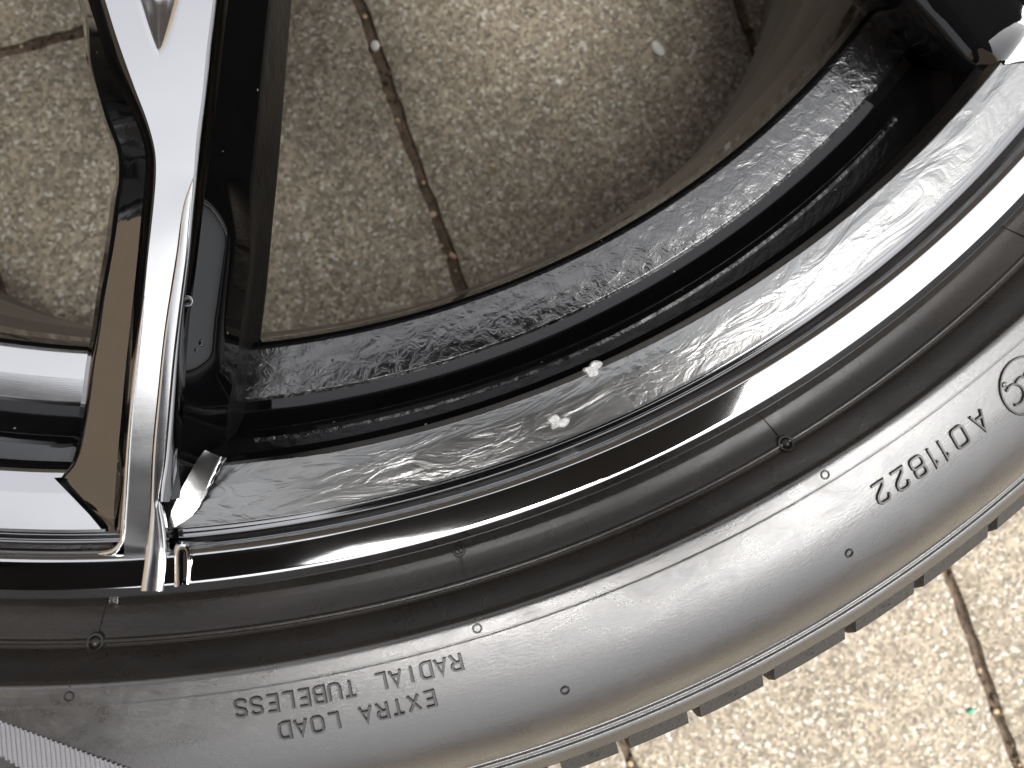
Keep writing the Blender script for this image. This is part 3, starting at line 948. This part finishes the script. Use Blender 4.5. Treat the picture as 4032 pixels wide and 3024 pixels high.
# loose grit in the joints, far too much to count
bm = bmesh.new()
rg = random.Random(21)
for k in range(420):
    if rg.random() < .6: a_, b_ = rg.uniform(-.1, .8), (0 if rg.random() < .5 else PW) + rg.gauss(0, .0022)
    else: a_, b_ = off_h + rg.gauss(0, .0022), rg.uniform(-.227, -.003)
    p = J1a + u * a_ + n_ * b_
    r_ = rg.uniform(.0006, .0019)
    m4 = Matrix.Translation((p.x, p.y, -.0055 + r_ * .6)) @ Matrix.Rotation(rg.uniform(0, 3), 4, 'Z') @ Matrix.Diagonal((r_ * rg.uniform(.8, 1.4), r_, r_ * .8, 1))
    g = bmesh.ops.create_icosphere(bm, subdivisions=1, radius=1, matrix=m4)
    mi = rg.choice((0, 0, 0, 1))
    for v in g['verts']:
        for f in v.link_faces: f.material_index = mi
tag(finish('grit', bm, [M['soil'], M['ochre'], M['pebble']]), 'loose grit and small stones lying in the paver joints', 'grit', kind='stuff')

# ------------------------------------------------------------------ the photographer leaning over the wheel (seen only as a dark reflection)
P0 = Vector((CAM.x, CAM.y, 0))
def pp(x, y, z): return P0 + IMG_R * x + IMG_U * y + Vector((0, 0, z))
SH = Vector((-0.02, 0.035, 0))      # where the photographer stands
M['jacket'] = mat_simple('dark_navy_jacket_cloth', (0.0035, 0.004, 0.007), 0.9, 0, 60, 0.3)
M['skin'] = mat_simple('skin', (0.36, 0.20, 0.14), 0.5, 0, 200, 0.1)
M['phone'] = mat_simple('black_phone_case', (0.003, 0.003, 0.004), 0.6, 0, 400, 0.2)
def skin_body(name, joints, bones, root, mat, sub=2):
    me = bpy.data.meshes.new(name)
    idx = {k: i for i, k in enumerate(joints)}
    me.from_pydata([pp(v[0][0] + SH.x, v[0][1] + SH.y, v[0][2]) for v in joints.values()], [(idx[a], idx[b]) for a, b in bones], [])
    o = bpy.data.objects.new(name, me); sc.collection.objects.link(o)
    md = o.modifiers.new('skin', 'SKIN')
    lay = me.skin_vertices[0].data
    for k, v in joints.items():
        lay[idx[k]].radius = v[1] if isinstance(v[1], tuple) else (v[1], v[1])
    lay[idx[root]].use_root = True
    s_ = o.modifiers.new('sub', 'SUBSURF'); s_.levels = sub; s_.render_levels = sub
    dg = bpy.context.evaluated_depsgraph_get()
    m2 = bpy.data.meshes.new_from_object(o.evaluated_get(dg))
    bpy.data.objects.remove(o)
    for p in m2.polygons: p.use_smooth = True
    m2.materials.clear(); m2.materials.append(mat)
    o = bpy.data.objects.new(name, m2); sc.collection.objects.link(o)
    return o
J = {
 'pelvis': ((-.58, -.66, .80), .17), 'waist': ((-.47, -.52, .92), .17), 'chest': ((-.36, -.36, 1.00), .20), 'upper': ((-.29, -.27, 1.03), .17),
 'neck': ((-.22, -.20, 1.05), .065), 'head': ((-.16, -.15, 1.04), .095), 'crown': ((-.10, -.10, 1.02), .085),
 'shL': ((-.44, -.16, 1.02), .085), 'elL': ((-.40, .05, .80), .058), 'wrL': ((-.16, -.04, .56), .036), 'haL': ((-.05, -.07, .475), .032),
 'shR': ((-.14, -.38, 1.02), .085), 'elR': ((.10, -.36, .80), .058), 'wrR': ((.15, -.17, .57), .036), 'haR': ((.15, -.10, .475), .032),
 'hipL': ((-.68, -.58, .78), .12), 'knL': ((-.62, -.34, .46), .08), 'anL': ((-.70, -.52, .08), .055), 'toL': ((-.58, -.42, .035), .04),
 'hipR': ((-.48, -.76, .78), .12), 'knR': ((-.30, -.66, .46), .08), 'anR': ((-.44, -.82, .08), .055), 'toR': ((-.32, -.72, .035), .04),
}
Bn = [('pelvis', 'waist'), ('waist', 'chest'), ('chest', 'upper'), ('upper', 'neck'), ('neck', 'head'), ('head', 'crown'),
      ('upper', 'shL'), ('shL', 'elL'), ('elL', 'wrL'), ('wrL', 'haL'), ('upper', 'shR'), ('shR', 'elR'), ('elR', 'wrR'), ('wrR', 'haR'),
      ('pelvis', 'hipL'), ('hipL', 'knL'), ('knL', 'anL'), ('anL', 'toL'), ('pelvis', 'hipR'), ('hipR', 'knR'), ('knR', 'anR'), ('anR', 'toR')]
person = skin_body('person', J, Bn, 'pelvis', M['jacket'])
tag(person, 'person in dark clothes bending over the wheel, holding a phone, seen as dark reflection', 'person')
bm = bmesh.new()
bmesh.ops.create_cube(bm, size=1)
for v in bm.verts: v.co = Vector((v.co.x * .195, v.co.y * .150, v.co.z * .010))
bmesh.ops.bevel(bm, geom=bm.edges[:], offset=.004, segments=3, affect='EDGES')
phone = finish('phone', bm, M['phone'], angle=40)
phone.location = pp(.035, .016, CAM.z + .035)
phone.rotation_euler.z = math.atan2(IMG_R.y, IMG_R.x)
tag(phone, 'black phone held flat above the wheel, reflected in the polished lip', 'phone')

# ------------------------------------------------------------------ the house round the paving, out of frame, mirrored in the paint and the rubber
M['render'] = mat_simple('tan_wall_render', (0.60, 0.47, 0.34), 0.9, 0, 40, 0.12)
M['brown'] = mat_simple('dark_brown_wall_render', (0.05, 0.04, 0.03), 0.9, 0, 40, 0.2)
def wall(p, q, h, th, mat, lab):
    """thick upright wall from p to q (ground points), its face on the left-hand side of p->q"""
    bm = bmesh.new()
    nx_, nz_ = 24, 12
    d = (q - p).normalized(); nrm = Vector((-d.y, d.x, 0))
    fr = [[bm.verts.new(p + (q - p) * i / nx_ + Vector((0, 0, -.02 + h * k / nz_))) for k in range(nz_ + 1)] for i in range(nx_ + 1)]
    bk = [[bm.verts.new((p, q)[i] - nrm * th + Vector((0, 0, -.02 + h * k))) for k in (0, 1)] for i in (0, 1)]
    for i in range(nx_):
        for k in range(nz_): bm.faces.new((fr[i][k], fr[i+1][k], fr[i+1][k+1], fr[i][k+1]))
    bm.faces.new((bk[0][0], bk[0][1], bk[1][1], bk[1][0]))
    bm.faces.new([fr[i][nz_] for i in range(nx_ + 1)] + [bk[1][1], bk[0][1]])
    bm.faces.new([fr[0][k] for k in range(nz_ + 1)] + [bk[0][1], bk[0][0]])
    bm.faces.new([fr[nx_][k] for k in range(nz_ + 1)][::-1] + [bk[1][0], bk[1][1]])
    bmesh.ops.recalc_face_normals(bm, faces=bm.faces[:])
    return tag(finish('house_wall', bm, mat, smooth=False), lab, 'wall')
wall(pp(-4.5, -3.5, 0), pp(-4.5, 4.4, 0), 4.4, .24, M['render'], 'tan rendered house wall mirrored in the glossy spoke side')
wall(pp(-4.2, 4.7, 0), pp(4.5, 4.7, 0), 3.0, .24, M['brown'], 'dark brown rendered house wall mirrored in the tyre bead')
